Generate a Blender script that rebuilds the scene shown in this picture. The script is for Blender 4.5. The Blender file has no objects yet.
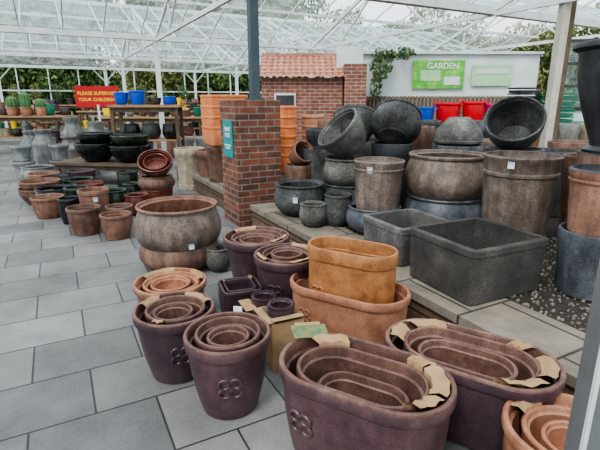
import bpy, math, random
from mathutils import Vector, Matrix, Euler
random.seed(7)
scene=bpy.context.scene
try: scene.view_settings.look='AgX - Medium High Contrast'
except Exception: pass
YAW=math.radians(28)
CD,SD=math.cos(YAW),math.sin(YAW)
def g(s,w): return (CD*w-SD*s, SD*w+CD*s)

# ---------------------------------------------------------------- materials
MATS={}
def newmat(name):
    m=bpy.data.materials.new(name); m.use_nodes=True
    nt=m.node_tree; b=nt.nodes['Principled BSDF']
    return m,nt,b
def coords(nt,kind='Object',scale=1.0,sc3=None):
    tc=nt.nodes.new('ShaderNodeTexCoord'); mp=nt.nodes.new('ShaderNodeMapping')
    mp.inputs['Scale'].default_value=sc3 if sc3 else (scale,)*3
    nt.links.new(tc.outputs[kind],mp.inputs[0]); return mp.outputs[0]
def varcoords(nt,sc3=(1,1,1)):
    """object coordinates shifted by a per-object random amount"""
    v=coords(nt,'Object',sc3=sc3)
    oi=nt.nodes.new('ShaderNodeObjectInfo'); mu=nt.nodes.new('ShaderNodeMath'); mu.operation='MULTIPLY'; mu.inputs[1].default_value=37.0
    nt.links.new(oi.outputs['Random'],mu.inputs[0])
    ad=nt.nodes.new('ShaderNodeVectorMath'); ad.operation='ADD'
    nt.links.new(v,ad.inputs[0]); nt.links.new(mu.outputs[0],ad.inputs[1])
    return ad.outputs[0],oi.outputs['Random']
def ramp(nt,fac,stops):
    r=nt.nodes.new('ShaderNodeValToRGB'); e=r.color_ramp.elements
    e[0].position,e[0].color=stops[0][0],(*stops[0][1],1)
    e[1].position,e[1].color=stops[-1][0],(*stops[-1][1],1)
    for p,c in stops[1:-1]:
        n=e.new(p); n.color=(*c,1)
    nt.links.new(fac,r.inputs[0]); return r.outputs[0]
def noise(nt,vec,scale,detail=4,rough=.6):
    n=nt.nodes.new('ShaderNodeTexNoise'); n.inputs['Scale'].default_value=scale
    n.inputs['Detail'].default_value=detail; n.inputs['Roughness'].default_value=rough
    nt.links.new(vec,n.inputs['Vector']); return n.outputs[0]
def mul(nt,a,b,fac=1.0):
    mx=nt.nodes.new('ShaderNodeMix'); mx.data_type='RGBA'; mx.blend_type='MULTIPLY'; mx.inputs[0].default_value=fac
    nt.links.new(a,mx.inputs[6]); nt.links.new(b,mx.inputs[7]); return mx.outputs[2]
def bump(nt,b,h,strength,dist=.01):
    n=nt.nodes.new('ShaderNodeBump'); n.inputs['Strength'].default_value=strength
    n.inputs['Distance'].default_value=dist
    nt.links.new(h,n.inputs['Height']); nt.links.new(n.outputs[0],b.inputs['Normal'])
def mat(key,c1,c2=None,rough=.6,scale=6,bmp=.25,bscale=60,c3=None,metal=0,spec=.4):
    m,nt,b=newmat(key); b.inputs['Roughness'].default_value=rough
    b.inputs['Metallic'].default_value=metal
    b.inputs['Specular IOR Level'].default_value=spec
    v=coords(nt)
    c2=c2 or tuple(x*.75 for x in c1)
    n=noise(nt,v,scale,6,.65)
    st=[(.33,c2),(.62,c1)]
    if c3: st=[(.3,c2),(.5,c1),(.68,c3)]
    nt.links.new(ramp(nt,n,st),b.inputs['Base Color'])
    if bmp: bump(nt,b,noise(nt,v,bscale,3),bmp,.006)
    MATS[key]=m; return m
def clay(key,c1,c2,c3,rough=.55,scale=6,speck=.35,streak=.4,bmp=.3,spec=.4):
    """weathered fired clay: mottling, vertical glaze streaks, fine speckle, per-pot tone"""
    m,nt,b=newmat(key); b.inputs['Specular IOR Level'].default_value=spec
    v,rnd=varcoords(nt); vs,_=varcoords(nt,(9,9,1.3))
    base=ramp(nt,noise(nt,v,scale,8,.72),[(.32,c2),(.5,c1),(.68,c3)])
    st=ramp(nt,noise(nt,vs,1.5,5,.6),[(.38,(1-streak,)*3),(.6,(1.05,)*3)])
    sp=ramp(nt,noise(nt,v,150,2,.7),[(.36,(1-speck,)*3),(.5,(1,)*3),(.66,(1+speck*1.1,)*3)])
    va=ramp(nt,rnd,[(0,(.84,.82,.82)),(1,(1.12,1.12,1.12))])
    c=mul(nt,mul(nt,mul(nt,base,st),sp),va)
    nt.links.new(c,b.inputs['Base Color'])
    rr=nt.nodes.new('ShaderNodeMapRange'); rr.inputs['To Min'].default_value=rough-.12; rr.inputs['To Max'].default_value=rough+.2
    nt.links.new(noise(nt,v,14,4),rr.inputs['Value']); nt.links.new(rr.outputs[0],b.inputs['Roughness'])
    bump(nt,b,noise(nt,v,75,5,.7),bmp,.006)
    MATS[key]=m
def stone(key,c1,c2,scale=55,bs=.9):
    m,nt,b=newmat(key); b.inputs['Roughness'].default_value=.85; b.inputs['Specular IOR Level'].default_value=.3
    v,rn=varcoords(nt)
    n=noise(nt,v,scale,5,.8); n2=noise(nt,v,4,3)
    mx=nt.nodes.new('ShaderNodeMath'); mx.operation='MULTIPLY_ADD'; mx.inputs[1].default_value=.45
    nt.links.new(n2,mx.inputs[0]); 
    m2=nt.nodes.new('ShaderNodeMath'); m2.operation='MULTIPLY'; m2.inputs[1].default_value=.6
    nt.links.new(n,m2.inputs[0]); nt.links.new(m2.outputs[0],mx.inputs[2])
    nt.links.new(ramp(nt,mx.outputs[0],[(.4,c2),(.57,c1),(.68,tuple(min(1,x*2.4) for x in c1))]),b.inputs['Base Color'])
    bump(nt,b,n,bs,.014)
    MATS[key]=m; return m
clay('plum',(.088,.046,.052),(.050,.027,.032),(.125,.073,.076),.38,7,.25,.15,.2,.5)
clay('plum_rim',(.135,.070,.055),(.070,.038,.034),(.20,.118,.095),.42,9,.3,.15,.2)
clay('plum_dark',(.056,.031,.041),(.033,.019,.027),(.088,.053,.060),.34,6,.25,.15,.2,.5)
clay('terracotta',(.37,.165,.095),(.23,.095,.06),(.45,.24,.155),.65,6,.2,.12,.3)
clay('terracotta_bright',(.60,.20,.075),(.48,.15,.055),(.65,.27,.13),.7,4,.12,.1,.2)
clay('terracotta_dull',(.23,.118,.080),(.12,.062,.047),(.31,.18,.13),.6,6,.3,.3,.3)
clay('rust',(.36,.155,.058),(.20,.080,.033),(.44,.22,.095),.40,7,.25,.12,.25)
clay('greybrown',(.175,.135,.112),(.088,.062,.050),(.26,.21,.18),.55,7,.5,.35,.45)
clay('brown',(.16,.087,.062),(.07,.040,.032),(.24,.14,.10),.5,6,.35,.4,.35)
clay('grey_light',(.22,.21,.195),(.13,.12,.115),(.30,.29,.27),.75,5,.3,.3,.35)
clay('bluegrey',(.085,.092,.110),(.042,.046,.058),(.14,.148,.17),.45,7,.45,.35,.35)
clay('black_glaze',(.012,.013,.014),(.007,.007,.008),(.02,.021,.022),.18,5,.1,.2,.05)
clay('green_glaze',(.014,.026,.016),(.007,.012,.008),(.03,.047,.027),.2,5,.1,.3,.05)
clay('maroon_glaze',(.14,.038,.028),(.06,.018,.014),(.21,.075,.045),.26,6,.2,.4,.08)
clay('tan',(.36,.30,.22),(.22,.175,.13),(.46,.4,.31),.7,12,.3,.3,.4)
clay('charcoal',(.040,.042,.046),(.02,.021,.023),(.07,.073,.078),.45,6,.45,.25,.3)
clay('galv',(.18,.188,.185),(.10,.107,.107),(.27,.28,.27),.45,5,.2,.3,.15)
stone('stone_dark',(.082,.085,.083),(.018,.018,.018))
stone('stone_mid',(.135,.13,.118),(.038,.036,.034))
stone('stone_trough',(.068,.062,.056),(.028,.026,.024),110,.7)
stone('stone_trough_grey',(.105,.10,.095),(.048,.046,.044),90,.6)
mat('cardboard',(.37,.24,.13),(.26,.16,.085),.9,8,.1,30)
mat('card_green',(.05,.13,.08),(.25,.2,.06),.7,30,0)
mat('white_label',(.75,.77,.78),(.55,.6,.64),.6,60,0)
mat('label_blue',(.05,.22,.5),(.6,.65,.7),.6,70,0)
mat('white_paint',(.66,.69,.69),(.5,.53,.53),.5,2,.05,20)
mat('blue_post',(.05,.075,.09),(.035,.05,.065),.5,3,.1,20)
mat('beige_paint',(.50,.47,.41),(.38,.36,.3),.6,3,.1,20)
mat('steel_grey',(.22,.23,.24),(.16,.17,.17),.45,3,.05,20,metal=.5)
mat('wood',(.36,.21,.11),(.2,.12,.065),.7,3,.3,40)
mat('wood_dark',(.12,.085,.06),(.06,.045,.03),.8,4,.5,30)
mat('soil',(.045,.035,.028),(.02,.016,.012),.95,20,.6,40)
mat('leaf',(.075,.135,.04),(.03,.065,.018),.7,1.2,0,c3=(.15,.20,.07))
mat('leaf_yellow',(.2,.21,.08),(.09,.12,.04),.7,1.2,0)
mat('cactus',(.10,.21,.08),(.05,.11,.04),.7,8,.4,50)
mat('bark',(.12,.09,.07),(.06,.045,.035),.9,6,.6,20)
mat('gravel',(.15,.135,.12),(.07,.062,.055),.9,9,.3,40,c3=(.25,.235,.21))
mat('red_sign',(.45,.006,.012),(.38,.006,.01),.4,2,0)
mat('yellow',(.85,.62,.03),(.8,.58,.03),.5,2,0)
mat('teal_sign',(.025,.24,.25),(.02,.2,.22),.4,2,0)
mat('green_poster',(.12,.42,.06),(.04,.28,.04),.5,4,0,c3=(.33,.55,.13))
mat('green_light',(.38,.6,.36),(.28,.5,.28),.6,3,0)
mat('render_wall',(.62,.65,.65),(.5,.53,.53),.8,1.5,.1,30)
mat('bamboo',(.26,.21,.155),(.14,.11,.085),.8,14,.4,60)
mat('roof_tile',(.38,.17,.12),(.24,.10,.075),.8,10,.3,30,c3=(.48,.26,.2))
for nme,c in dict(red=(.6,.008,.018),pink=(.6,.015,.16),blue=(.008,.065,.45),purple=(.24,.06,.3),white=(.7,.7,.7),green=(.01,.15,.09),black=(.022,.024,.026)).items():
    mat('plastic_'+nme,c,tuple(x*.85 for x in c),.35,2,0)
mat('grass',(.09,.13,.05),(.05,.08,.03),.9,.6,.2,10)

def brickmat(key,c1,c2,mortar,bw,rh,ms,kind='UV',offset=.5,noise_amt=.5,b_str=.6,rough=.85,nscale=3):
    m,nt,b=newmat(key); b.inputs['Roughness'].default_value=rough; b.inputs['Specular IOR Level'].default_value=.3
    v=coords(nt,kind)
    br=nt.nodes.new('ShaderNodeTexBrick'); nt.links.new(v,br.inputs['Vector'])
    br.inputs['Color1'].default_value=(*c1,1); br.inputs['Color2'].default_value=(*c2,1)
    br.inputs['Mortar'].default_value=(*mortar,1); br.inputs['Scale'].default_value=1
    br.inputs['Mortar Size'].default_value=ms; br.inputs['Brick Width'].default_value=bw
    br.inputs['Row Height'].default_value=rh; br.inputs['Mortar Smooth'].default_value=.15
    br.offset=offset
    n=noise(nt,v,nscale,8,.7)
    r=ramp(nt,n,[(.3,(1-noise_amt,)*3),(.7,(1.0+noise_amt*.35,)*3)])
    fine=ramp(nt,noise(nt,v,nscale*45,3,.7),[(.35,(.82,)*3),(.65,(1.12,)*3)])
    nt.links.new(mul(nt,mul(nt,br.outputs['Color'],r),fine),b.inputs['Base Color'])
    inv=nt.nodes.new('ShaderNodeMath'); inv.operation='SUBTRACT'; inv.inputs[0].default_value=1
    nt.links.new(br.outputs['Fac'],inv.inputs[1])
    ad=nt.nodes.new('ShaderNodeMath'); ad.operation='MULTIPLY_ADD'; ad.inputs[1].default_value=.25
    nt.links.new(noise(nt,v,nscale*12,4),ad.inputs[0]); nt.links.new(inv.outputs[0],ad.inputs[2])
    bump(nt,b,ad.outputs[0],b_str,.008)
    MATS[key]=m; return m
brickmat('brick',(.24,.085,.05),(.085,.05,.04),(.22,.19,.165),.235,.08,.008,nscale=6)
brickmat('brick_red',(.32,.12,.075),(.22,.09,.065),(.36,.32,.29),.235,.08,.009,nscale=5)
brickmat('floor_tiles',(.225,.222,.215),(.13,.13,.13),(.04,.039,.037),.62,.46,.006,kind='Object',noise_amt=.4,b_str=.35,rough=.55,nscale=1.9)
brickmat('stone_slabs',(.25,.215,.175),(.18,.15,.12),(.06,.05,.045),.55,.6,.01,kind='Object',noise_amt=.45,nscale=4)
brickmat('sleepers',(.17,.115,.08),(.12,.085,.06),(.025,.02,.017),1.8,.15,.008,noise_amt=.5,nscale=5)

def glassmat():
    m=bpy.data.materials.new('roof_glass'); m.use_nodes=True; nt=m.node_tree
    nt.nodes.clear(); o=nt.nodes.new('ShaderNodeOutputMaterial')
    t=nt.nodes.new('ShaderNodeBsdfTransparent'); t.inputs[0].default_value=(.92,.97,.98,1)
    d=nt.nodes.new('ShaderNodeBsdfTranslucent'); d.inputs[0].default_value=(.72,.8,.82,1)
    d2=nt.nodes.new('ShaderNodeBsdfDiffuse'); d2.inputs[0].default_value=(.5,.57,.58,1)
    mm=nt.nodes.new('ShaderNodeMixShader'); mm.inputs[0].default_value=.3
    nt.links.new(d.outputs[0],mm.inputs[1]); nt.links.new(d2.outputs[0],mm.inputs[2])
    v=coords(nt); n=noise(nt,v,2.2,8,.75)
    r=ramp(nt,n,[(.38,(.06,)*3),(.72,(.42,)*3)])
    mx=nt.nodes.new('ShaderNodeMixShader')
    nt.links.new(r,mx.inputs[0]); nt.links.new(t.outputs[0],mx.inputs[1]); nt.links.new(mm.outputs[0],mx.inputs[2])
    nt.links.new(mx.outputs[0],o.inputs[0]); MATS['glass']=m
glassmat()

# ---------------------------------------------------------------- mesh builder
class MB:
    def __init__(s): s.v=[];s.f=[];s.m=[];s.keys=[]
    def mi(s,k):
        if k not in s.keys: s.keys.append(k)
        return s.keys.index(k)
    def add(s,vs,fs,k,M=None):
        o=len(s.v); i=s.mi(k)
        s.v+= [tuple(M@Vector(p)) if M else tuple(p) for p in vs]
        for f in fs:
            s.f.append([o+a for a in f]); s.m.append(i)
    def box(s,c,size,k,M=None,rz=0):
        x,y,z=[a/2 for a in size]
        R=Matrix.Rotation(rz,4,'Z'); T=Matrix.Translation(c)@R
        if M: T=M@T
        vs=[(-x,-y,-z),(x,-y,-z),(x,y,-z),(-x,y,-z),(-x,-y,z),(x,-y,z),(x,y,z),(-x,y,z)]
        s.add(vs,[(0,3,2,1),(4,5,6,7),(0,1,5,4),(1,2,6,5),(2,3,7,6),(3,0,4,7)],k,T)
    def beam(s,a,b,w,h,k):
        a=Vector(a);b=Vector(b);d=b-a;L=d.length
        q=d.to_track_quat('X','Z').to_matrix().to_4x4()
        s.box((0,0,0),(L,w,h),k,Matrix.Translation((a+b)/2)@q)
    def loft(s,prof,hx,hy,n,k,M=None,k2=None,lip=None,cap0=True,cap1=True):
        vs=[];N=n
        for r,z in prof:
            for j in range(N):
                a=2*math.pi*(j+.5)/N; c,q=math.cos(a),math.sin(a)
                vs.append((r*c+math.copysign(hx,c),r*q+math.copysign(hy,q),z))
        fa=[];fb=[]
        for i in range(len(prof)-1):
            t=fb if (lip is not None and i>=lip) else fa
            for j in range(N):
                j2=(j+1)%N
                t.append((i*N+j,i*N+j2,(i+1)*N+j2,(i+1)*N+j))
        if cap0: fa.append(tuple(reversed(range(N))))
        if cap1:
            l=(len(prof)-1)*N; (fb if lip is not None else fa).append(tuple(range(l,l+N)))
        o=len(s.v)
        s.v+=[tuple(M@Vector(p)) if M else p for p in vs]
        i=s.mi(k)
        for f in fa: s.f.append([o+a for a in f]); s.m.append(i)
        if fb:
            i=s.mi(k2 or k)
            for f in fb: s.f.append([o+a for a in f]); s.m.append(i)
    def torus(s,R,r,k,M,n=16,m=6):
        vs=[];fs=[]
        for i in range(n):
            a=2*math.pi*i/n
            for j in range(m):
                b=2*math.pi*j/m
                vs.append(((R+r*math.cos(b))*math.cos(a),(R+r*math.cos(b))*math.sin(a),r*math.sin(b)))
        for i in range(n):
            for j in range(m):
                fs.append((i*m+j,((i+1)%n)*m+j,((i+1)%n)*m+(j+1)%m,i*m+(j+1)%m))
        s.add(vs,fs,k,M)
    def build(s,name,loc=(0,0,0),rot=(0,0,0),ang=35,parent=None):
        me=bpy.data.meshes.new(name); me.from_pydata(s.v,[],s.f)
        for k in s.keys: me.materials.append(MATS[k])
        me.polygons.foreach_set('material_index',s.m)
        uv=me.uv_layers.new(name='UVMap')
        for p in me.polygons:
            n=p.normal
            for li in p.loop_indices:
                co=me.vertices[me.loops[li].vertex_index].co
                if abs(n.z)>.7: u=(co.x,co.y)
                elif abs(n.x)>abs(n.y): u=(co.y,co.z)
                else: u=(co.x,co.z)
                uv.data[li].uv=u
        me.polygons.foreach_set('use_smooth',[True]*len(me.polygons))
        me.set_sharp_from_angle(angle=math.radians(ang))
        me.update()
        o=bpy.data.objects.new(name,me); scene.collection.objects.link(o)
        o.location=loc; o.rotation_euler=rot
        if parent: o.parent=parent
        return o

def prof(style,rt,rb,h,th):
    P=[]
    L=lambda a,b,t:a+(b-a)*t
    if style=='taper':
        lh=.15*h
        P=[(rb-.01,0),(rb,.008)]
        for i in range(1,6): 
            t=i/5; P.append((L(rb,rt*.93,t)+.01*math.sin(t*math.pi),L(.008,h-lh,t)))
        P+=[(rt*.985,h-lh+.006),(rt,h-lh+.018),(rt,h-.012)]
    elif style=='plain':
        P=[(rb-.01,0),(rb,.01)]
        for i in range(1,7): P.append((L(rb,rt,i/6),L(.01,h-.012,i/6)))
    elif style=='banded':
        P=[(rb-.01,0),(rb,.01),(L(rb,rt,.4),.4*h),(L(rb,rt,.78)-.004,.80*h),(L(rb,rt,.8)+.006,.81*h),(L(rb,rt,.8)+.006,.835*h),(L(rb,rt,.82)-.004,.845*h),(rt*.985,h-.05),(rt,h-.04),(rt+.004,h-.012)]
    elif style=='bulge':
        rm=max(rt,rb)*1.10
        P=[(rb-.01,0),(rb,.012)]
        for i in range(1,10):
            t=i/10
            base=L(rb,rt*.93,t); P.append((base+(rm-base)*math.sin(t*math.pi)**.8*.9,L(.012,h*.92,t)))
        P+=[(rt*.94,h*.92),(rt*.99,h*.94),(rt,h-.012)]
    elif style=='bowl':
        P=[(rb-.01,0),(rb,.008)]
        for i in range(1,9):
            t=i/9; P.append((rb+(rt*.98-rb)*math.sin(t*math.pi/2)**.9,L(.008,h-.045,t)))
        P+=[(rt*.97,h-.04),(rt,h-.03),(rt,h-.01)]
    elif style=='urn':
        P=[(rb-.01,0),(rb,.02),(rb*.8,.06*h),(rb*.85,.12*h)]
        for i in range(1,9):
            t=i/9; P.append((L(rb*.85,rt*.88,math.sin(t*math.pi/2)),L(.12*h,.9*h,t)))
        P+=[(rt*.9,h*.92),(rt,h*.95),(rt,h-.01)]
    elif style=='cyl':
        P=[(rb-.01,0),(rb,.01),(rb,.12*h),(rb*.97,.13*h),(rb*.98,.5*h),(rt*.97,.84*h),(rt,.86*h),(rt,h-.01)]
    lip=len(P)-1
    inner=[(max(r-th,.01),z) for r,z in P if z>th*1.5]
    P+=[(rt-.004,h-.003),(rt-th*.5,h),(rt-th+.003,h-.003)]
    P+=list(reversed(inner))+[(max(inner[0][0]*.97,.01),th)]
    return P,lip

def rad_at(style,rt,rb,h,z):
    P,lip=prof(style,rt,rb,h,.02); P=P[:lip+1]
    for (r0,z0),(r1,z1) in zip(P,P[1:]):
        if z0<=z<=z1: return r0+(r1-r0)*(z-z0)/max(z1-z0,1e-6)
    return rt
def outline(a,r,hx,hy):
    c,q=math.cos(a),math.sin(a)
    return (r*c+math.copysign(hx,c), r*q+math.copysign(hy,q))

def addpot(mb,style,rt,rb,h,k,k2=None,hx=0,hy=0,th=.022,z=0,n=56,M=None,dx=0,dy=0):
    P,lip=prof(style,rt,rb,h,th)
    T=Matrix.Translation((dx,dy,z))
    if M: T=M@T
    mb.loft(P,hx,hy,n,k,T,k2 or k,lip)
def clover(mb,az,z,style,rt,rb,h,k,hx=0,hy=0,size=.03):
    r=rad_at(style,rt,rb,h,z)
    x,y=outline(az,r-.001,hx,hy)
    nrm=Vector((math.cos(az),math.sin(az),-.12)).normalized()
    q=nrm.to_track_quat('Z','Y').to_matrix().to_4x4()
    B=Matrix.Translation((x,y,z))@q
    for i in range(4):
        a=math.pi/4+i*math.pi/2
        mb.torus(size*.72,size*.22,k,B@Matrix.Translation((size*1.02*math.cos(a),size*1.02*math.sin(a),0)),14,6)
    mb.torus(size*.18,size*.2,k,B,8,6)
def tag(mb,az,z,r,hx=0,hy=0,w=.05,h=.06,k='white_label'):
    x,y=outline(az,r+.004,hx,hy)
    mb.box((x,y,z),(.003,w,h),k,rz=az)
    mb.box((x+.002*math.cos(az),y+.002*math.sin(az),z+h*.25),(.003,w*.8,h*.3),'label_blue',rz=az)
def cards(mb,r0,r1,hx,hy,z,arcs,rnd,k='cardboard',hx1=None,hy1=None):
    """folded packing card lying between two nested rims; arcs=[(start_deg,end_deg)]"""
    hx1=hx if hx1 is None else hx1; hy1=hy if hy1 is None else hy1
    for a0,a1 in arcs:
        vs=[];st=8; sk=rnd.uniform(-7,7); fold=rnd.uniform(.35,.65)
        for j in range(st+1):
            a=math.radians(a0+(a1-a0)*j/st); b=math.radians(a0+sk+(a1-a0-sk*.4)*j/st)
            w=.004*math.sin(j*1.9)
            if math.cos(b)*math.cos(a)<0: b=a
            if math.sin(b)*math.sin(a)<0: b=a
            p=Vector((*outline(a,r0+w,hx,hy),z+.004+.005*math.sin(j*1.3+a0))); q=Vector((*outline(b,r1-w,hx1,hy1),z-.010+.007*math.cos(j*1.7+a0)))
            m=p.lerp(q,fold); m.z+=.012
            vs+=[tuple(p),tuple(m),tuple(q),(q.x*.985,q.y*.985,q.z-.08)]
        fs=[]
        for j in range(st):
            b=j*4; fs+=[(b,b+1,b+5,b+4),(b+1,b+2,b+6,b+5),(b+2,b+3,b+7,b+6)]
        mb.add(vs,fs,k)

def pot(name,x,y,z,h,rt,rb,style='taper',k='plum',k2=None,hx=0,hy=0,rz=0,rot=None,nest=(),arcs=(),clov=None,tags=(),th=.022,cs=.03,seed=0,n=56,nk=None,deep=.55):
    mb=MB(); rnd=random.Random(seed+int(abs(x)*100))
    addpot(mb,style,rt,rb,h,k,k2,hx,hy,th,n=n)
    for sc,dz in nest:
        hi=h*deep*sc+.04
        ztop=h+dz
        jx,jy=rnd.uniform(-.01,.01),rnd.uniform(-.01,.01)
        addpot(mb,style,rt*sc,rb*sc+(rt-rb)*sc*.3,hi,nk or k,k2,hx*sc,hy*sc,th*.85,z=ztop-hi,n=n,dx=jx,dy=jy)
    if arcs and nest:
        cards(mb,rt-th-.004,rt*nest[0][0]-.004,hx,hy,h+.002,arcs,rnd,hx1=hx*nest[0][0],hy1=hy*nest[0][0])
    if clov is not None: clover(mb,math.radians(clov),h*.5,style,rt,rb,h,k,hx,hy,cs)
    for az,zz in tags: tag(mb,math.radians(az),h*zz,rad_at(style,rt,rb,h,h*zz),hx,hy)
    return mb.build(name,(x,y,z),rot if rot else (0,0,rz))
def tilted(name,c,axis,h,rt,rb,k,style='bowl',k2=None,nest=()):
    """pot whose opening points along axis, centred on c"""
    a=Vector(axis).normalized(); e=a.to_track_quat('Z','Y').to_euler()
    b=Vector(c)-a*h*.5
    pot(name,b.x,b.y,b.z,h,rt,rb,style,k,k2,rot=e,nest=nest)
rad=math.radians
# ---------------------------------------------------------------- foreground pots
pot('oval_planter',.28,1.75,0,.46,.235,.175,'taper','plum','plum_rim',hx=.165,rz=rad(-30),nest=((.76,-.025),(.54,-.12)),arcs=((-50,-14),(-8,52),(56,84),(95,150)),clov=-100,th=.026,cs=.038,n=72,deep=.95)
pot('oval_planter',.83,1.97,0,.42,.235,.18,'taper','plum_dark','plum_rim',hx=.185,rz=rad(-33),nest=((.77,-.015),(.57,-.05)),arcs=((-82,-30),(-18,40),(60,86),(94,150),(160,205)),th=.026,n=72,deep=.92)
pot('oval_planter',1.09,1.47,0,.36,.25,.2,'taper','terracotta',hx=.03,rz=rad(-30),nest=((.72,-.02),(.48,-.04)),arcs=((20,85),(130,175)),th=.026)
pot('oval_planter',.326,2.83,0,.40,.225,.17,'taper','terracotta',hx=.20,rz=rad(-31),clov=-97,th=.026,n=72)
pot('oval_planter',.345,2.85,.035,.63,.165,.135,'taper','rust','rust',hx=.15,rz=rad(-31),clov=-97,th=.022,n=72)
pot('round_plant_pot',-.38,2.12,0,.44,.227,.15,'taper','plum','plum_rim',nest=((.76,.0),(.5,-.02)),clov=-80,cs=.038,nk='plum',deep=.8,tags=((84,.99),))
pot('round_plant_pot',-.743,2.43,0,.425,.236,.155,'taper','plum_dark','plum_rim',nest=((.74,-.0),(.5,-.02)),clov=-68,arcs=((20,85),(130,175),(250,268)),cs=.036,deep=.8)
pot('round_plant_pot',-.93,3.0,0,.36,.255,.18,'taper','terracotta_dull','terracotta',nest=((.78,-.01),(.55,-.02)),arcs=((5,60),(100,170)))
pot('round_plant_pot',-.375,3.72,0,.48,.285,.19,'taper','plum_dark','plum_rim',nest=((.78,-.01),(.55,-.03)),arcs=((-60,-5),(95,150)))
pot('round_plant_pot',-.10,3.26,0,.475,.255,.18,'taper','plum_dark','plum_rim',nest=((.76,.0),(.5,.01)),arcs=((-85,-10),(10,80),(185,230)),clov=-112,cs=.036,nk='terracotta_dull')
pot('square_planter',-.45,3.14,0,.27,.05,.03,'taper','plum_dark',hx=.10,hy=.10,rz=rad(20),nest=((.75,0),),arcs=((5,80),(130,175)))
mb=MB(); mb.box((0,0,.16),(.21,.24,.32),'cardboard'); mb.box((-.0,0,.323),(.2,.23,.004),'wood_dark')
mb.box((.0,-.13,.335),(.20,.05,.004),'cardboard',Matrix.Rotation(rad(-4),4,'X')); mb.box((-.115,0,.33),(.05,.23,.004),'cardboard'); addpot(mb,'taper',.085,.07,.1,'plum_dark',z=.29,n=32)
mb.build('cardboard_box',(-.12,2.55,0),(0,0,rad(25)))
mb=MB(); mb.box((0,0,.12),(.22,.20,.24),'wood_dark'); mb.box((-.12,0,.25),(.08,.18,.004),'cardboard'); mb.box((.0,-.11,.255),(.20,.06,.004),'cardboard'); addpot(mb,'taper',.09,.07,.1,'plum_dark',z=.2,n=32)
mb.build('cardboard_box',(-.25,2.87,0),(0,0,rad(25)))
mb=MB(); mb.box((0,0,0),(.19,.08,.004),'card_green'); mb.box((0,.045,.0),(.14,.02,.006),'cardboard')
mb.build('printed_packing_card',(.05,2.03,.485),(rad(24),rad(8),rad(22)))
# big stacked bowls
pot('round_plant_pot',-1.2,4.29,0,.30,.37,.28,'bulge','brown','brown')
pot('belly_plant_pot',-1.2,4.29,.16,.47,.39,.27,'bulge','greybrown','terracotta_dull',tags=((-60,.3),),n=64)
pot('small_stone_pot',-.79,4.12,0,.24,.12,.08,'bulge','stone_mid')

# ---------------------------------------------------------------- right platform pots
Z=.3
def rect(name,x,y,z,h,wx,wy,rz,k):
    mb=MB(); th=.04; r=.055
    P=[(r-.03,0),(r-.015,.01),(r,h-.05),(r+.006,h-.045),(r+.006,h-.006),(r,h),(r-th,h),(r-th,h-.03),(r-th-.006,.05)]
    mb.loft(P,wx/2-r,wy/2-r,48,k)
    mb.build(name,(x,y,z),(0,0,rz))
rect('stone_trough_planter',1.268,3.10,Z,.385,.70,.66,rad(25.5),'stone_trough')
rect('stone_trough_planter',.92,3.75,Z,.32,.56,.56,rad(26),'stone_trough_grey')
pot('round_plant_pot',.76,4.47,Z,.27,.27,.2,'bulge','bluegrey')
pot('tall_plant_pot',.79,4.5,Z+.23,.50,.25,.215,'banded','greybrown','greybrown',tags=((-120,.85),))
pot('round_plant_pot',1.51,4.6,Z,.36,.38,.30,'bulge','bluegrey')
pot('belly_plant_pot',1.51,4.6,Z+.3,.48,.395,.31,'bulge','greybrown','greybrown',n=64)
pot('tall_plant_pot',1.88,3.82,Z,.86,.305,.25,'banded','greybrown','greybrown',n=64,tags=((-130,.93),))
pot('round_plant_pot',2.02,2.93,Z,.455,.235,.20,'plain','bluegrey','bluegrey')
pot('round_plant_pot',2.02,2.93,Z+.43,.44,.225,.18,'banded','terracotta_dull','charcoal')
pot('tall_plant_pot',2.42,3.42,Z,.92,.28,.24,'plain','brown','charcoal')
pot('large_urn_planter',2.42,3.42,Z+.92,.78,.42,.26,'urn','charcoal','charcoal')
pot('stone_bowl_planter',0,5.2,Z,.37,.285,.19,'bulge','stone_dark',tags=((-100,.6),))
pot('stone_bowl_planter',.14,4.66,Z,.25,.14,.10,'bulge','stone_mid')
pot('stone_bowl_planter',.41,4.70,Z,.34,.15,.11,'bulge','stone_dark')
pot('stone_bowl_planter',.56,5.25,Z,.36,.26,.18,'bulge','stone_dark')
pot('stone_bowl_planter',.56,5.25,Z+.32,.34,.27,.18,'bulge','stone_mid')
tilted('stone_bowl_planter',(.52,5.2,1.20),(-.62,-.25,.62),.34,.28,.17,'stone_mid')
tilted('stone_bowl_planter',(.66,5.55,1.28),(.1,.5,.8),.32,.27,.17,'stone_dark')
pot('tall_plant_pot',1.08,5.35,Z,.82,.24,.19,'plain','charcoal')
tilted('stone_bowl_planter',(1.12,5.4,1.31),(.25,.55,.7),.34,.28,.17,'stone_dark','bulge')
pot('tall_plant_pot',1.85,5.35,Z,.80,.28,.22,'plain','bluegrey')
pot('stone_bowl_planter',1.85,5.35,Z+1.11,.29,.28,.12,'bowl','stone_mid',rot=(rad(180),0,0))
pot('tall_plant_pot',2.15,4.55,Z,.84,.27,.22,'plain','charcoal')
tilted('stone_bowl_planter',(2.10,4.5,1.33),(-.35,-.62,.60),.34,.27,.16,'stone_dark')
pot('round_plant_pot',.0,5.85,Z,.5,.2,.15,'plain','brown')
tilted('terracotta_plant_pot',(.0,5.82,Z+.62),(.5,-.7,.5),.24,.15,.1,'terracotta_dull','taper')
pot('tall_plant_pot',2.75,4.2,Z,.8,.27,.2,'plain','brown')
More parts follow.
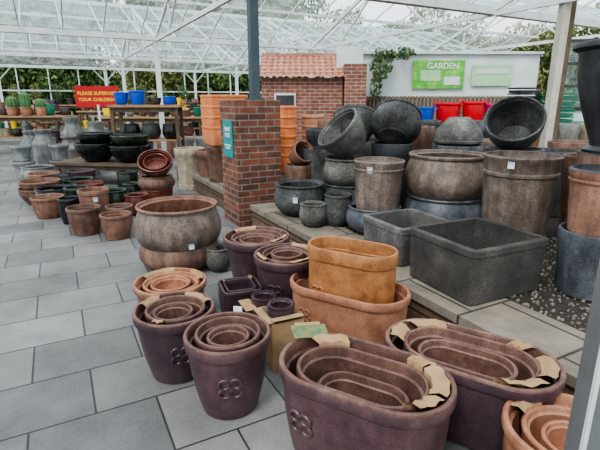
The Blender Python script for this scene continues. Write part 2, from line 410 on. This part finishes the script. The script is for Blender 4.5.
for (x,y,h,k,st) in [(2.9,5.2,.75,'stone_dark','plain'),(3.3,4.6,.75,'charcoal','bulge'),(2.5,5.9,.8,'greybrown','plain'),(.9,6.3,.85,'stone_mid','bulge'),(1.6,6.4,.95,'brown','cyl'),(3.4,5.7,.8,'brown','plain'),
    (.35,6.6,.9,'charcoal','cyl'),(.55,7.4,1.0,'terracotta_dull','cyl'),(1.2,7.2,1.05,'plum_dark','plain'),(1.9,7.1,1.0,'stone_dark','bulge'),(2.6,6.9,1.0,'bluegrey','cyl'),(3.1,6.6,.9,'plum_dark','plain'),(.3,5.9,.7,'stone_dark','plain')]:
    pot('tall_plant_pot',x,y,Z,h,.27,.2,st,k,n=40)

# ---------------------------------------------------------------- left group
pot('tall_plant_pot',-2.04,8.37,0,.75,.28,.24,'cyl','tan','tan')
pot('tall_plant_pot',-1.55,8.0,0,.76,.27,.24,'cyl','brown','brown')
pot('round_plant_pot',-2.31,7.16,0,.24,.25,.2,'bowl','maroon_glaze')
pot('round_plant_pot',-2.31,7.16,.2,.24,.27,.2,'bulge','brown')
tilted('glazed_bowl_planter',(-2.28,7.12,.60),(.1,-.55,.8),.24,.27,.14,'maroon_glaze',nest=((.7,-.02),))
pot('glazed_plant_pot',-2.97,7.72,0,.42,.17,.13,'bulge','green_glaze')
pot('glazed_plant_pot',-2.75,7.25,0,.3,.14,.1,'bulge','green_glaze')
pot('round_plant_pot',-2.66,5.38,0,.34,.20,.15,'taper','brown','brown')
pot('round_plant_pot',-2.20,5.20,0,.30,.18,.14,'taper','terracotta_dull','terracotta_dull')
pot('round_plant_pot',-2.32,5.62,0,.30,.17,.13,'taper','plum_rim','plum_rim')
pot('round_plant_pot',-3.30,6.95,0,.36,.22,.17,'taper','maroon_glaze')
pot('round_plant_pot',-2.78,5.95,0,.45,.2,.15,'taper','terracotta_dull',tags=((-60,.75),))
pot('round_plant_pot',-3.08,5.86,0,.35,.14,.10,'taper','black_glaze')
pot('glazed_plant_pot',-2.72,6.48,0,.34,.18,.12,'bulge','green_glaze')
pot('glazed_plant_pot',-2.35,6.35,0,.3,.17,.12,'bulge','maroon_glaze')
pot('glazed_plant_pot',-3.22,6.38,0,.4,.17,.12,'taper','green_glaze')
pot('bowl_planter',-4.15,7.1,0,.26,.32,.2,'bowl','brown')
pot('bowl_planter',-4.15,7.1,.15,.22,.30,.18,'bowl','brown','terracotta_dull')
pot('bowl_planter',-3.75,6.75,0,.32,.26,.18,'bulge','black_glaze')
pot('bowl_planter',-3.55,6.2,0,.3,.22,.16,'taper','terracotta_dull')
pot('bowl_planter',-4.3,7.9,0,.30,.3,.2,'bowl','charcoal')
pot('bowl_planter',-3.7,7.45,0,.34,.25,.17,'bulge','green_glaze')
pot('bowl_planter',-4.75,8.3,0,.3,.28,.2,'bowl','terracotta_dull')
pot('bowl_planter',-5.2,8.9,0,.34,.3,.2,'bulge','galv')
pot('bowl_planter',-3.9,8.0,0,.40,.24,.16,'plain','plum_dark')
def table(name,x,y,L,D,h,rz,k='wood',legs='wood_dark',shelf=None,th=.05):
    mb=MB(); nb=max(3,int(D/.14))
    for i in range(nb): mb.box((0,-D/2+D*(i+.5)/nb,h-th/2),(L,D/nb-.012,th),k)
    for sx in(-1,1):
        for sy in(-1,1): mb.box((sx*(L/2-.08),sy*(D/2-.08),(h-th)/2),(.07,.07,h-th),legs)
    for sy in(-1,1): mb.box((0,sy*(D/2-.08),h-th-.05),(L-.1,.04,.1),legs)
    if shelf: 
        mb.box((0,0,shelf),(L-.12,D-.1,.03),k)
    return mb.build(name,(x,y,0),(0,0,rz))
table('low_display_table',-3.75,8.95,1.9,1.0,.45,rad(-10),k='wood_dark')
pot('glazed_bowl_planter',-3.25,8.72,.45,.33,.42,.2,'bowl','black_glaze')
pot('glazed_bowl_planter',-3.95,8.8,.45,.36,.38,.2,'bowl','black_glaze')
pot('glazed_bowl_planter',-3.25,8.72,.68,.28,.36,.18,'bowl','green_glaze')
pot('glazed_bowl_planter',-3.95,8.82,.70,.30,.33,.16,'bowl','black_glaze')
table('display_table',-3.35,10.2,1.5,.75,1.5,rad(5),shelf=.75)
for i,(dx,k,r,h) in enumerate([(-.55,'plastic_blue',.16,.26),(-.2,'plastic_blue',.17,.3),(.2,'plum_dark',.12,.15),(.5,'plastic_blue',.14,.18)]):
    pot('glazed_plant_pot',-3.35+dx,10.2,1.5,h,r,r*.7,'taper',k)
for dx in(-.45,0,.45): pot('glazed_plant_pot',-3.3+dx,10.2,.765,.33,.19,.14,'bulge','black_glaze' if dx else 'charcoal')
def churn(x,y,h=.95,r=.24,k='galv'):
    mb=MB()
    P=[(r*.9,0),(r*.95,.02),(r,.1*h),(r,.12*h),(r,.62*h),(r*1.02,.64*h),(r*.95,.7*h),(r*.62,.82*h),(r*.6,.9*h),(r*.75,.96*h),(r*.75,h),(r*.68,h),(r*.55,.9*h),(r*.55,.5*h)]
    mb.loft(P,0,0,32,k)
    for sx in(-1,1): mb.torus(.07,.012,k,Matrix.Translation((sx*r*.85,0,.74*h))@Matrix.Rotation(math.pi/2,4,'X'))
    mb.build('milk_churn_planter',(x,y,0))
for x,y,h,k in [(-5.9,10.5,.95,'galv'),(-5.35,10.6,.8,'grey_light'),(-6.4,10.9,.9,'galv'),(-5.6,11.3,1.2,'galv'),(-4.95,11.1,1.1,'galv')]: churn(x,y,h,.25,k)
for x,y in[(-5.2,9.8),(-5.9,9.6),(-4.6,9.9)]:
    pot('round_plant_pot',x,y,0,.35,.22,.17,'cyl','galv'); pot('round_plant_pot',x,y,.35,.33,.2,.16,'cyl','galv')
for i in range(5):
    pot('ribbed_plant_pot',-2.9+i*.42,11.6+.1*i,0,.7,.2,.17,'cyl',['grey_light','galv','tan','charcoal','grey_light'][i])
for i,k in enumerate(['plum_dark','charcoal','green_glaze','bluegrey','black_glaze','terracotta_dull']):
    pot('glazed_plant_pot',-6.9+i*.62,12.7+.05*i,0,.8,.24,.18,'bulge',k,n=36)

# terracotta stacks behind pillar
def stack(name,x,y,z,n,rt,rb,h,step,k,hx=0,hy=0):
    mb=MB()
    for i in range(n): addpot(mb,'taper',rt,rb,h,k,k,hx,hy,.02,z=i*step)
    mb.build(name,(x,y,z),(0,0,YAW))
pot('tall_plant_pot',-1.28,7.5,.3,.6,.27,.24,'cyl','brown')
stack('terracotta_trough_stack',-1.22,7.5,.9,4,.09,.05,.30,.16,'terracotta_bright',.25,.18)
stack('terracotta_pot_stack',-.72,7.85,.3,6,.24,.18,.4,.15,'terracotta_bright')
stack('terracotta_pot_stack',-.25,8.4,.3,6,.2,.15,.35,.17,'terracotta_bright')
stack('terracotta_pot_stack',.25,8.6,.3,5,.22,.15,.35,.17,'terracotta')
stack('terracotta_pot_stack',.05,7.3,.3,3,.2,.15,.35,.12,'terracotta_dull')

# ---------------------------------------------------------------- left far benches
k3=['terracotta','yellow','plastic_green','terracotta_dull','charcoal','galv','brown','bluegrey','tan','green_glaze','plum_dark']
rnd=random.Random(3)
def shelfset(x,y,L,h,rz,cnt):
    table('display_bench',x,y,L,.8,h,rz,shelf=h*.45)
    mb=MB()
    for lv in (h,h*.45+.015):
        for i in range(cnt):
            px=-L/2+.2+(L-.4)*i/(cnt-1); r=rnd.uniform(.11,.17); hh=rnd.uniform(.2,.34)
            kk=rnd.choice(k3)
            addpot(mb,rnd.choice(['taper','bulge','plain']),r,r*.72,hh,kk,kk,z=lv,n=24,dx=px,dy=rnd.uniform(-.15,.15))
    mb.build('bench_plant_pots',(x,y,0),(0,0,rz))
shelfset(-8.6,14,3.2,1.15,rad(5),9)
shelfset(-4.6,14.5,3.2,1.1,rad(0),9)
shelfset(-11.5,17.5,5,1.2,rad(0),12)
shelfset(-6,18,5,1.2,rad(0),12)
shelfset(-1,15,4,1.3,rad(0),10)
shelfset(-9,21,9,1.4,rad(0),24)
def leaves(mb,c,rx,ry,rz,n,size,k,rnd):
    for i in range(n):
        while True:
            p=Vector((rnd.uniform(-1,1),rnd.uniform(-1,1),rnd.uniform(-1,1)))
            if .3<p.length<1: break
        p=Vector((c[0]+p.x*rx,c[1]+p.y*ry,c[2]+p.z*rz))
        M=Matrix.Translation(p)@Euler((rnd.random()*6,rnd.random()*6,rnd.random()*6)).to_matrix().to_4x4()
        s=size*rnd.uniform(.6,1.3)
        mb.add([(-s,0,0),(0,-s*.5,0.1*s),(s,0,0),(0,s*.5,.1*s)],[(0,1,2,3)],k,M)
rs=random.Random(21)
for i in range(9):
    mb=MB(); addpot(mb,'taper',.15,.1,.22,rs.choice(['terracotta','charcoal','plastic_blue']),n=20)
    mb.loft([(.015,.1),(.01,.5)],0,0,6,'bark'); leaves(mb,(0,0,.55),.28,.28,.35,220,.05,rs.choice(['leaf','leaf_yellow']),rs)
    mb.build('potted_shrub',(-12.8+i*.95,21.0,1.4))
def cactus(x,y,z,h,r):
    mb=MB(); N=40; vs=[];fs=[];pr=[]
    for i in range(12):
        t=i/11; pr.append((r*(.8+.2*math.sin(t*math.pi))*(1 if t<.8 else math.cos((t-.8)/.2*1.5)),h*t))
    for rr,zz in pr:
        for j in range(N):
            a=2*math.pi*j/N; q=max(rr,.003)*(1+.12*math.cos(a*10)); vs.append((q*math.cos(a),q*math.sin(a),zz+.2))
    for i in range(11):
        for j in range(N): fs.append((i*N+j,i*N+(j+1)%N,(i+1)*N+(j+1)%N,(i+1)*N+j))
    mb.add(vs,fs,'cactus'); addpot(mb,'taper',r*1.3,r,.24,'terracotta',z=0,n=24)
    mb.build('potted_cactus',(x,y,z))
cactus(-8.1,13.75,1.15,.5,.13); cactus(-8.5,13.75,1.15,.35,.14); cactus(-7.7,13.8,1.15,.3,.12)

# red sign
def text(s,size,loc,rot,k,parent,align='CENTER',sp=1.0):
    cu=bpy.data.curves.new('lettering','FONT'); cu.body=s; cu.size=size; cu.align_x=align; cu.align_y='CENTER'; cu.extrude=.002; cu.offset=size*.012; cu.space_line=sp
    t=bpy.data.objects.new('tmp',cu); scene.collection.objects.link(t)
    bpy.context.view_layer.update()
    me=bpy.data.meshes.new_from_object(t.evaluated_get(bpy.context.evaluated_depsgraph_get()))
    bpy.data.objects.remove(t); me.materials.clear(); me.materials.append(MATS[k])
    o=bpy.data.objects.new('lettering',me); scene.collection.objects.link(o); o.location=loc; o.rotation_euler=rot; o.parent=parent
mb=MB(); mb.box((0,0,0),(1.06,.03,.52),'red_sign'); mb.box((0,0,-.95),(.05,.04,1.5),'white_paint'); mb.box((0,0,-1.67),(.5,.4,.03),'steel_grey')
sg=mb.build('supervise_children_sign',(-5.2,12,1.685),(0,0,rad(8)))
text('PLEASE SUPERVISE\nYOUR CHILDREN',.118,(0,-.018,0),(rad(90),0,0),'yellow',sg,sp=1.3)

# ---------------------------------------------------------------- pillar + platform
def gbox(mb,s0,s1,w0,w1,z0,z1,k): mb.box(((w0+w1)/2,(s0+s1)/2,(z0+z1)/2),(w1-w0,s1-s0,z1-z0),k)
ROT=(0,0,YAW)
mb=MB(); gbox(mb,5.33,5.93,1.95,2.55,0,1.6,'brick')
mb.build('brick_pillar',rot=ROT)
mb=MB(); mb.box((0,0,0),(.34,.012,.46),'teal_sign')
px,py=g(5.62,1.94)
sn=mb.build('teal_notice_sign',(px,py,1.12),(0,0,YAW-math.pi/2))
text('PLANT\nPOTS',.075,(0,-.008,.08),(rad(90),0,0),'white_label',sn)
text('GREAT RANGE\nIN STORE',.035,(0,-.008,-.1),(rad(90),0,0),'white_label',sn)
mb=MB()
segs=[(.2,5.30,2.11,7.5),(5.30,5.96,2.60,7.5),(5.96,9.4,2.11,7.5)]
for a,b,c,d in segs:
    gbox(mb,a,b,c,d,0,.24,'sleepers')
    gbox(mb,a-.0,b,c-.03,c+.45,.24,.3,'stone_slabs')
    gbox(mb,a,b,c+.45,d,.24,.295,'soil')
mb.build('raised_stone_platform',rot=ROT)
mb=MB(); rnd=random.Random(11)
ico=[(0,0,1),(.89,0,.45),(.28,.85,.45),(-.72,.53,.45),(-.72,-.53,.45),(.28,-.85,.45),(.72,.53,-.45),(-.28,.85,-.45),(-.89,0,-.45),(-.28,-.85,-.45),(.72,-.53,-.45),(0,0,-1)]
icf=[(0,1,2),(0,2,3),(0,3,4),(0,4,5),(0,5,1),(1,6,2),(2,7,3),(3,8,4),(4,9,5),(5,10,1),(1,10,6),(2,6,7),(3,7,8),(4,8,9),(5,9,10),(6,11,7),(7,11,8),(8,11,9),(9,11,10),(10,11,6)]
for i in range(3200):
    s=rnd.uniform(.4,4.0); w=rnd.uniform(2.57,4.2); r=rnd.uniform(.008,.019)
    M=Matrix.Translation((w,s,.297+r*.3))@Euler((rnd.random()*6,rnd.random()*6,rnd.random()*6)).to_matrix().to_4x4()@Matrix.Diagonal((r,r*.8,r*.6,1))
    mb.add(ico,icf,'gravel',M)
mb.build('gravel_bed',rot=ROT,ang=80)

mb=MB(); mb.box((0,0,1.5),(.075,.06,3.0),'steel_grey'); mb.box((-.03,-.036,1.5),(.012,.012,3.0),'white_paint'); mb.box((0,0,.01),(.14,.12,.02),'steel_grey')
mb.build('metal_door_post',(.835,1.1,0))

# ---------------------------------------------------------------- background right
mb=MB()
mb.box((.05,11.5,1.05),(1.9,1.0,2.1),'brick_red')
mb.box((1.28,11.1,1.2),(.5,.5,2.4),'brick_red')
mb.box((1.18,11.35,2.45),(.62,.08,.75),'render_wall')
mb.box((-.35,10.98,1.5),(.5,.04,.5),'white_paint'); mb.box((-.35,10.95,1.5),(.42,.03,.42),'charcoal')
vs=[];fs=[];nx,ny=120,8
for j in range(ny+1):
    for i in range(nx+1):
        x=-.95+2.0*i/nx; t=j/ny
        vs.append((x,10.85+1.1*t,2.1+.55*t+.03*abs(math.sin(i/nx*math.pi*14))))
for j in range(ny):
    for i in range(nx): a=j*(nx+1)+i; fs.append((a,a+1,a+nx+2,a+nx+1))
mb.add(vs,fs,'roof_tile')
for j in range(1,6): mb.box((.05,10.85+1.1*j/6-.01,2.1+.55*j/6+.02),(2.0,.03,.02),'roof_tile')
mb.box((.05,11.95,2.68),(2.0,.14,.08),'roof_tile')
mb.build('brick_shed')
mb=MB(); mb.box((3.75,12.1,2.2),(4.6,.1,1.05),'render_wall'); mb.box((3.75,12.1,.85),(4.6,.08,1.65),'bamboo')
for i in range(46): mb.loft([(.03,0),(.03,1.7)],0,0,6,'bamboo',Matrix.Translation((1.5+i*.1,12.02,.0)))
mb.box((3.75,12.02,2.74),(4.7,.1,.06),'white_paint')
mb.build('wall_back')
mb=MB(); mb.box((0,0,0),(1.3,.03,.68),'green_poster'); mb.box((-.2,-.02,-.02),(.5,.01,.26),'green_light'); mb.box((.35,-.02,-.15),(.4,.01,.2),'render_wall')
pp=mb.build('garden_poster',(3.5,12.0,2.22)); text('GARDEN',.2,(.1,-.03,.2),(rad(90),0,0),'white_label',pp)
mb=MB(); mb.box((0,0,0),(1.0,.03,.5),'green_light'); mb.box((0,-.02,.1),(.8,.01,.12),'render_wall')
mb.build('garden_poster',(4.85,12.0,2.2))
mb=MB(); rr=random.Random(5)
leaves(mb,(0,0,0),.3,.15,.4,350,.05,'leaf',rr); leaves(mb,(-.1,0,-.5),.15,.1,.4,150,.05,'leaf',rr); leaves(mb,(.5,0,.25),.4,.12,.15,150,.05,'leaf',rr)
mb.loft([(.015,0),(.012,2.4)],0,0,6,'bark',Matrix.Translation((0,.05,-2.4)))
mb.build('climbing_vine',(2.0,11.8,2.45))
table('display_table',3.6,8.3,3.3,.8,1.22,rad(4),'plastic_green','white_paint',shelf=.7)
x0=2.2
for i,(dx,k,r,h) in enumerate([(0,'plastic_blue',.17,.26),(.42,'plastic_red',.22,.34),(.88,'plastic_red',.2,.36),(1.26,'plastic_pink',.17,.32),(1.55,'plastic_white',.12,.28),(1.78,'plastic_purple',.13,.26),(2.06,'plastic_purple',.15,.24)]):
    y=8.3+.07*dx-.1
    mb=MB(); addpot(mb,'taper',r,r*.78,h,k,n=32,th=.008); 
    for sx in(-1,1): mb.torus(.045,.01,k,Matrix.Translation((sx*(r+.01),0,h-.02))@Matrix.Rotation(math.pi/2,4,'X'),12,5)
    mb.build('plastic_tub',(x0+dx,y,1.22))
for i in range(7):
    pot('plastic_plant_pot',2.3+i*.38,8.3,.715,.3,.15,.11,'taper',['terracotta','plastic_green','charcoal','brown','plastic_blue','terracotta','charcoal'][i],n=28)
def crates(x,y,z,n,k,L=.5,D=.4):
    mb=MB()
    for i in range(n):
        zz=i*.1
        mb.box((0,0,zz+.01),(L-.04,D-.04,.015),k)
        for sx in(-1,1):
            mb.box((sx*L/2,0,zz+.085),(.02,D,.025),k); mb.box((sx*(L/2-.01),0,zz+.03),(.012,D-.02,.04),k)
            mb.box((0,sx*D/2,zz+.085),(L,.02,.025),k); mb.box((0,sx*(D/2-.01),zz+.03),(L-.02,.012,.04),k)
    mb.build('stacked_plastic_crates',(x,y,z),(0,0,rad(10)))
crates(4.6,8.4,1.22,5,'plastic_green'); crates(4.08,8.55,1.22,6,'plastic_black',.4,.35)
mb=MB()
px,py=g(4.4,6.6)
mb.box((px,py,1.62),(.10,.16,3.1),'beige_paint'); mb.box((px+.09,py,1.62),(.07,.14,3.1),'wood_dark'); mb.build('timber_post')
mb=MB()
for i in range(8):
    mb.box((i*.5,0,2.05),(.05,.06,1.3),'charcoal')
for j in range(4): mb.box((1.75,0,1.45+j*.4),(3.6,.06,.05),'charcoal')
mb.box((1.75,.06,.7),(3.6,.08,1.4),'render_wall'); mb.box((1.75,.05,2.05),(3.5,.01,1.25),'glass')
mb.build('window_1',(4.9,8.9,.0),(0,0,rad(-10)))
for i in range(4):
    pot('round_plant_pot',4.1+i*.45,7.1+.02*i,.3,.95,.2,.16,'cyl','tan' if i%2 else 'grey_light')

# ---------------------------------------------------------------- floor, ground, roof
mb=MB(); mb.add([(-20,-3,0),(14,-3,0),(14,26,0),(-20,26,0)],[(0,1,2,3)],'floor_tiles'); mb.build('floor',rot=ROT)
mb=MB(); mb.add([(-80,-30,-.02),(80,-30,-.02),(80,90,-.02),(-80,90,-.02)],[(0,1,2,3)],'grass'); mb.build('ground')
mb=MB(); gl=MB(); W0,W1=-18,14; GZ,RZ=3.0,4.15
S=[-6.4,-.4,5.6,11.6,17.6,23.6]
for a in S: mb.box(((W0+W1)/2,a,GZ),(W1-W0,.13,.12),'white_paint')
for a,b in zip(S,S[1:]):
    m=(a+b)/2
    mb.box(((W0+W1)/2,m,RZ),(W1-W0,.07,.09),'white_paint')
    for e in(a,b):
        mb.box(((W0+W1)/2,(e+m)/2,(GZ+RZ)/2-.04),(W1-W0,.05,.06),'white_paint')
        w=W0
        while w<=W1+.01:
            mb.beam((w,e,GZ+.05),(w,m,RZ+.02),.022,.03,'white_paint'); w+=.8
        gl.add([(W0,e,GZ+.09),(W1,e,GZ+.09),(W1,m,RZ+.06),(W0,m,RZ+.06)],[(0,1,2,3)],'glass')
    w=2.33-4.2*5
    while w<W1:
        mb.beam((w,a,GZ-.05),(w,b,GZ-.05),.05,.07,'white_paint')
        mb.beam((w,a,GZ),(w,m,RZ-.05),.05,.08,'white_paint'); mb.beam((w,b,GZ),(w,m,RZ-.05),.05,.08,'white_paint')
        mb.beam((w,m-1.5,GZ),(w,m,RZ-.1),.035,.035,'white_paint'); mb.beam((w,m+1.5,GZ),(w,m,RZ-.1),.035,.035,'white_paint')
        mb.beam((w,m-1.5,GZ),(w,m-1.5,GZ+.55),.035,.035,'white_paint'); mb.beam((w,m+1.5,GZ),(w,m+1.5,GZ+.55),.035,.035,'white_paint')
        w+=4.2
mb.build('roof_frame',rot=ROT); gl.build('ceiling',rot=ROT)
for sI in (11.6,17.6,23.6):
    for j in range(-4,3):
        w=2.33+4.2*j
        x,y=g(sI,w)
        if 1.3<x<6.2 and y<13: continue
        mb=MB(); mb.box((0,0,1.5),(.1,.1,2.95),'white_paint'); mb.box((0,0,.01),(.2,.2,.02),'steel_grey')
        mb.beam((0,0,2.4),(.5,0,2.95),.04,.04,'white_paint'); mb.beam((0,0,2.4),(-.5,0,2.95),.04,.04,'white_paint')
        mb.build('support_post',(x,y,0),ROT)
mb=MB(); mb.box((0,0,2.28),(.11,.11,1.36),'blue_post'); mb.box((0,0,1.61),(.2,.2,.02),'blue_post')
px,py=g(5.63,2.33); mb.build('blue_support_post',(px,py,0),ROT)
mb=MB()
for i in range(28): mb.box((W0+i*1.2,23.6,1.5),(.05,.05,3),'white_paint')
for z in(.9,2.0): mb.box(((W0+W1)/2,23.6,z),(W1-W0,.05,.06),'white_paint')
mb.build('end_wall_frame_1',rot=ROT)  # mullions and rails of the greenhouse's glazed far end wall, panes left out

# ---------------------------------------------------------------- trees
def treemesh(seed,k):
    rr=random.Random(seed); mb=MB()
    mb.loft([(.18,0),(.13,1.2),(.09,2.4),(.04,4)],0,0,10,'bark')
    for i in range(18):
        a=rr.random()*6.28; d=rr.uniform(.2,1.5); z=rr.uniform(.7,4.6)
        c=(d*math.cos(a),d*math.sin(a),z)
        mb.beam((0,0,max(.5,z-.9)),c,.04,.04,'bark')
        leaves(mb,c,.85,.85,.65,300,.10,k,rr)
    return mb
t1=treemesh(1,'leaf').build('tree',(-30,30,0)); t2=treemesh(2,'leaf_yellow').build('tree',(30,34,0)); t3=treemesh(3,'leaf').build('tree',(0,34,0))
rr=random.Random(9)
for i in range(46):
    src=rr.choice([t1,t1,t3,t2]); o=bpy.data.objects.new('tree',src.data); scene.collection.objects.link(o)
    x=-32+64*(i%32)/31+rr.uniform(-1,1)
    yb=33 if x<0 else 30
    sc=rr.uniform(1.3,2.1) if x<-2 else rr.uniform(1.0,1.4)
    if i>=32: x=-32+64*(i-32)/13; yb+=5; sc=rr.uniform(2.0,2.7) if x<0 else rr.uniform(1.2,1.7)
    o.location=(x,yb+rr.uniform(-3,3)+(abs(x)*-.1),0); o.scale=(sc*1.1,sc*1.1,sc); o.rotation_euler=(0,0,rr.random()*6)

# ---------------------------------------------------------------- light, camera
wd=bpy.data.worlds.new('World'); scene.world=wd; wd.use_nodes=True
nt=wd.node_tree; bg=nt.nodes['Background']; bg.inputs[1].default_value=2.3
tc=nt.nodes.new('ShaderNodeTexCoord')
n=noise(nt,tc.outputs['Generated'],3,5); nt.links.new(ramp(nt,n,[(.35,(.78,.85,.92)),(.65,(.98,.985,1.0))]),bg.inputs[0])
sl=bpy.data.lights.new('sun','SUN'); sl.energy=3.8; sl.angle=rad(18); sl.color=(1,.96,.91)
so=bpy.data.objects.new('sun',sl); scene.collection.objects.link(so); so.rotation_euler=(rad(32),rad(-22),0)
cam=bpy.data.cameras.new('camera'); cam.lens=27; cam.sensor_width=36; cam.clip_start=.05; cam.clip_end=300
co=bpy.data.objects.new('camera',cam); scene.collection.objects.link(co); co.location=(0,0,1.6); co.rotation_euler=(rad(90-15.52),0,0)
scene.camera=co
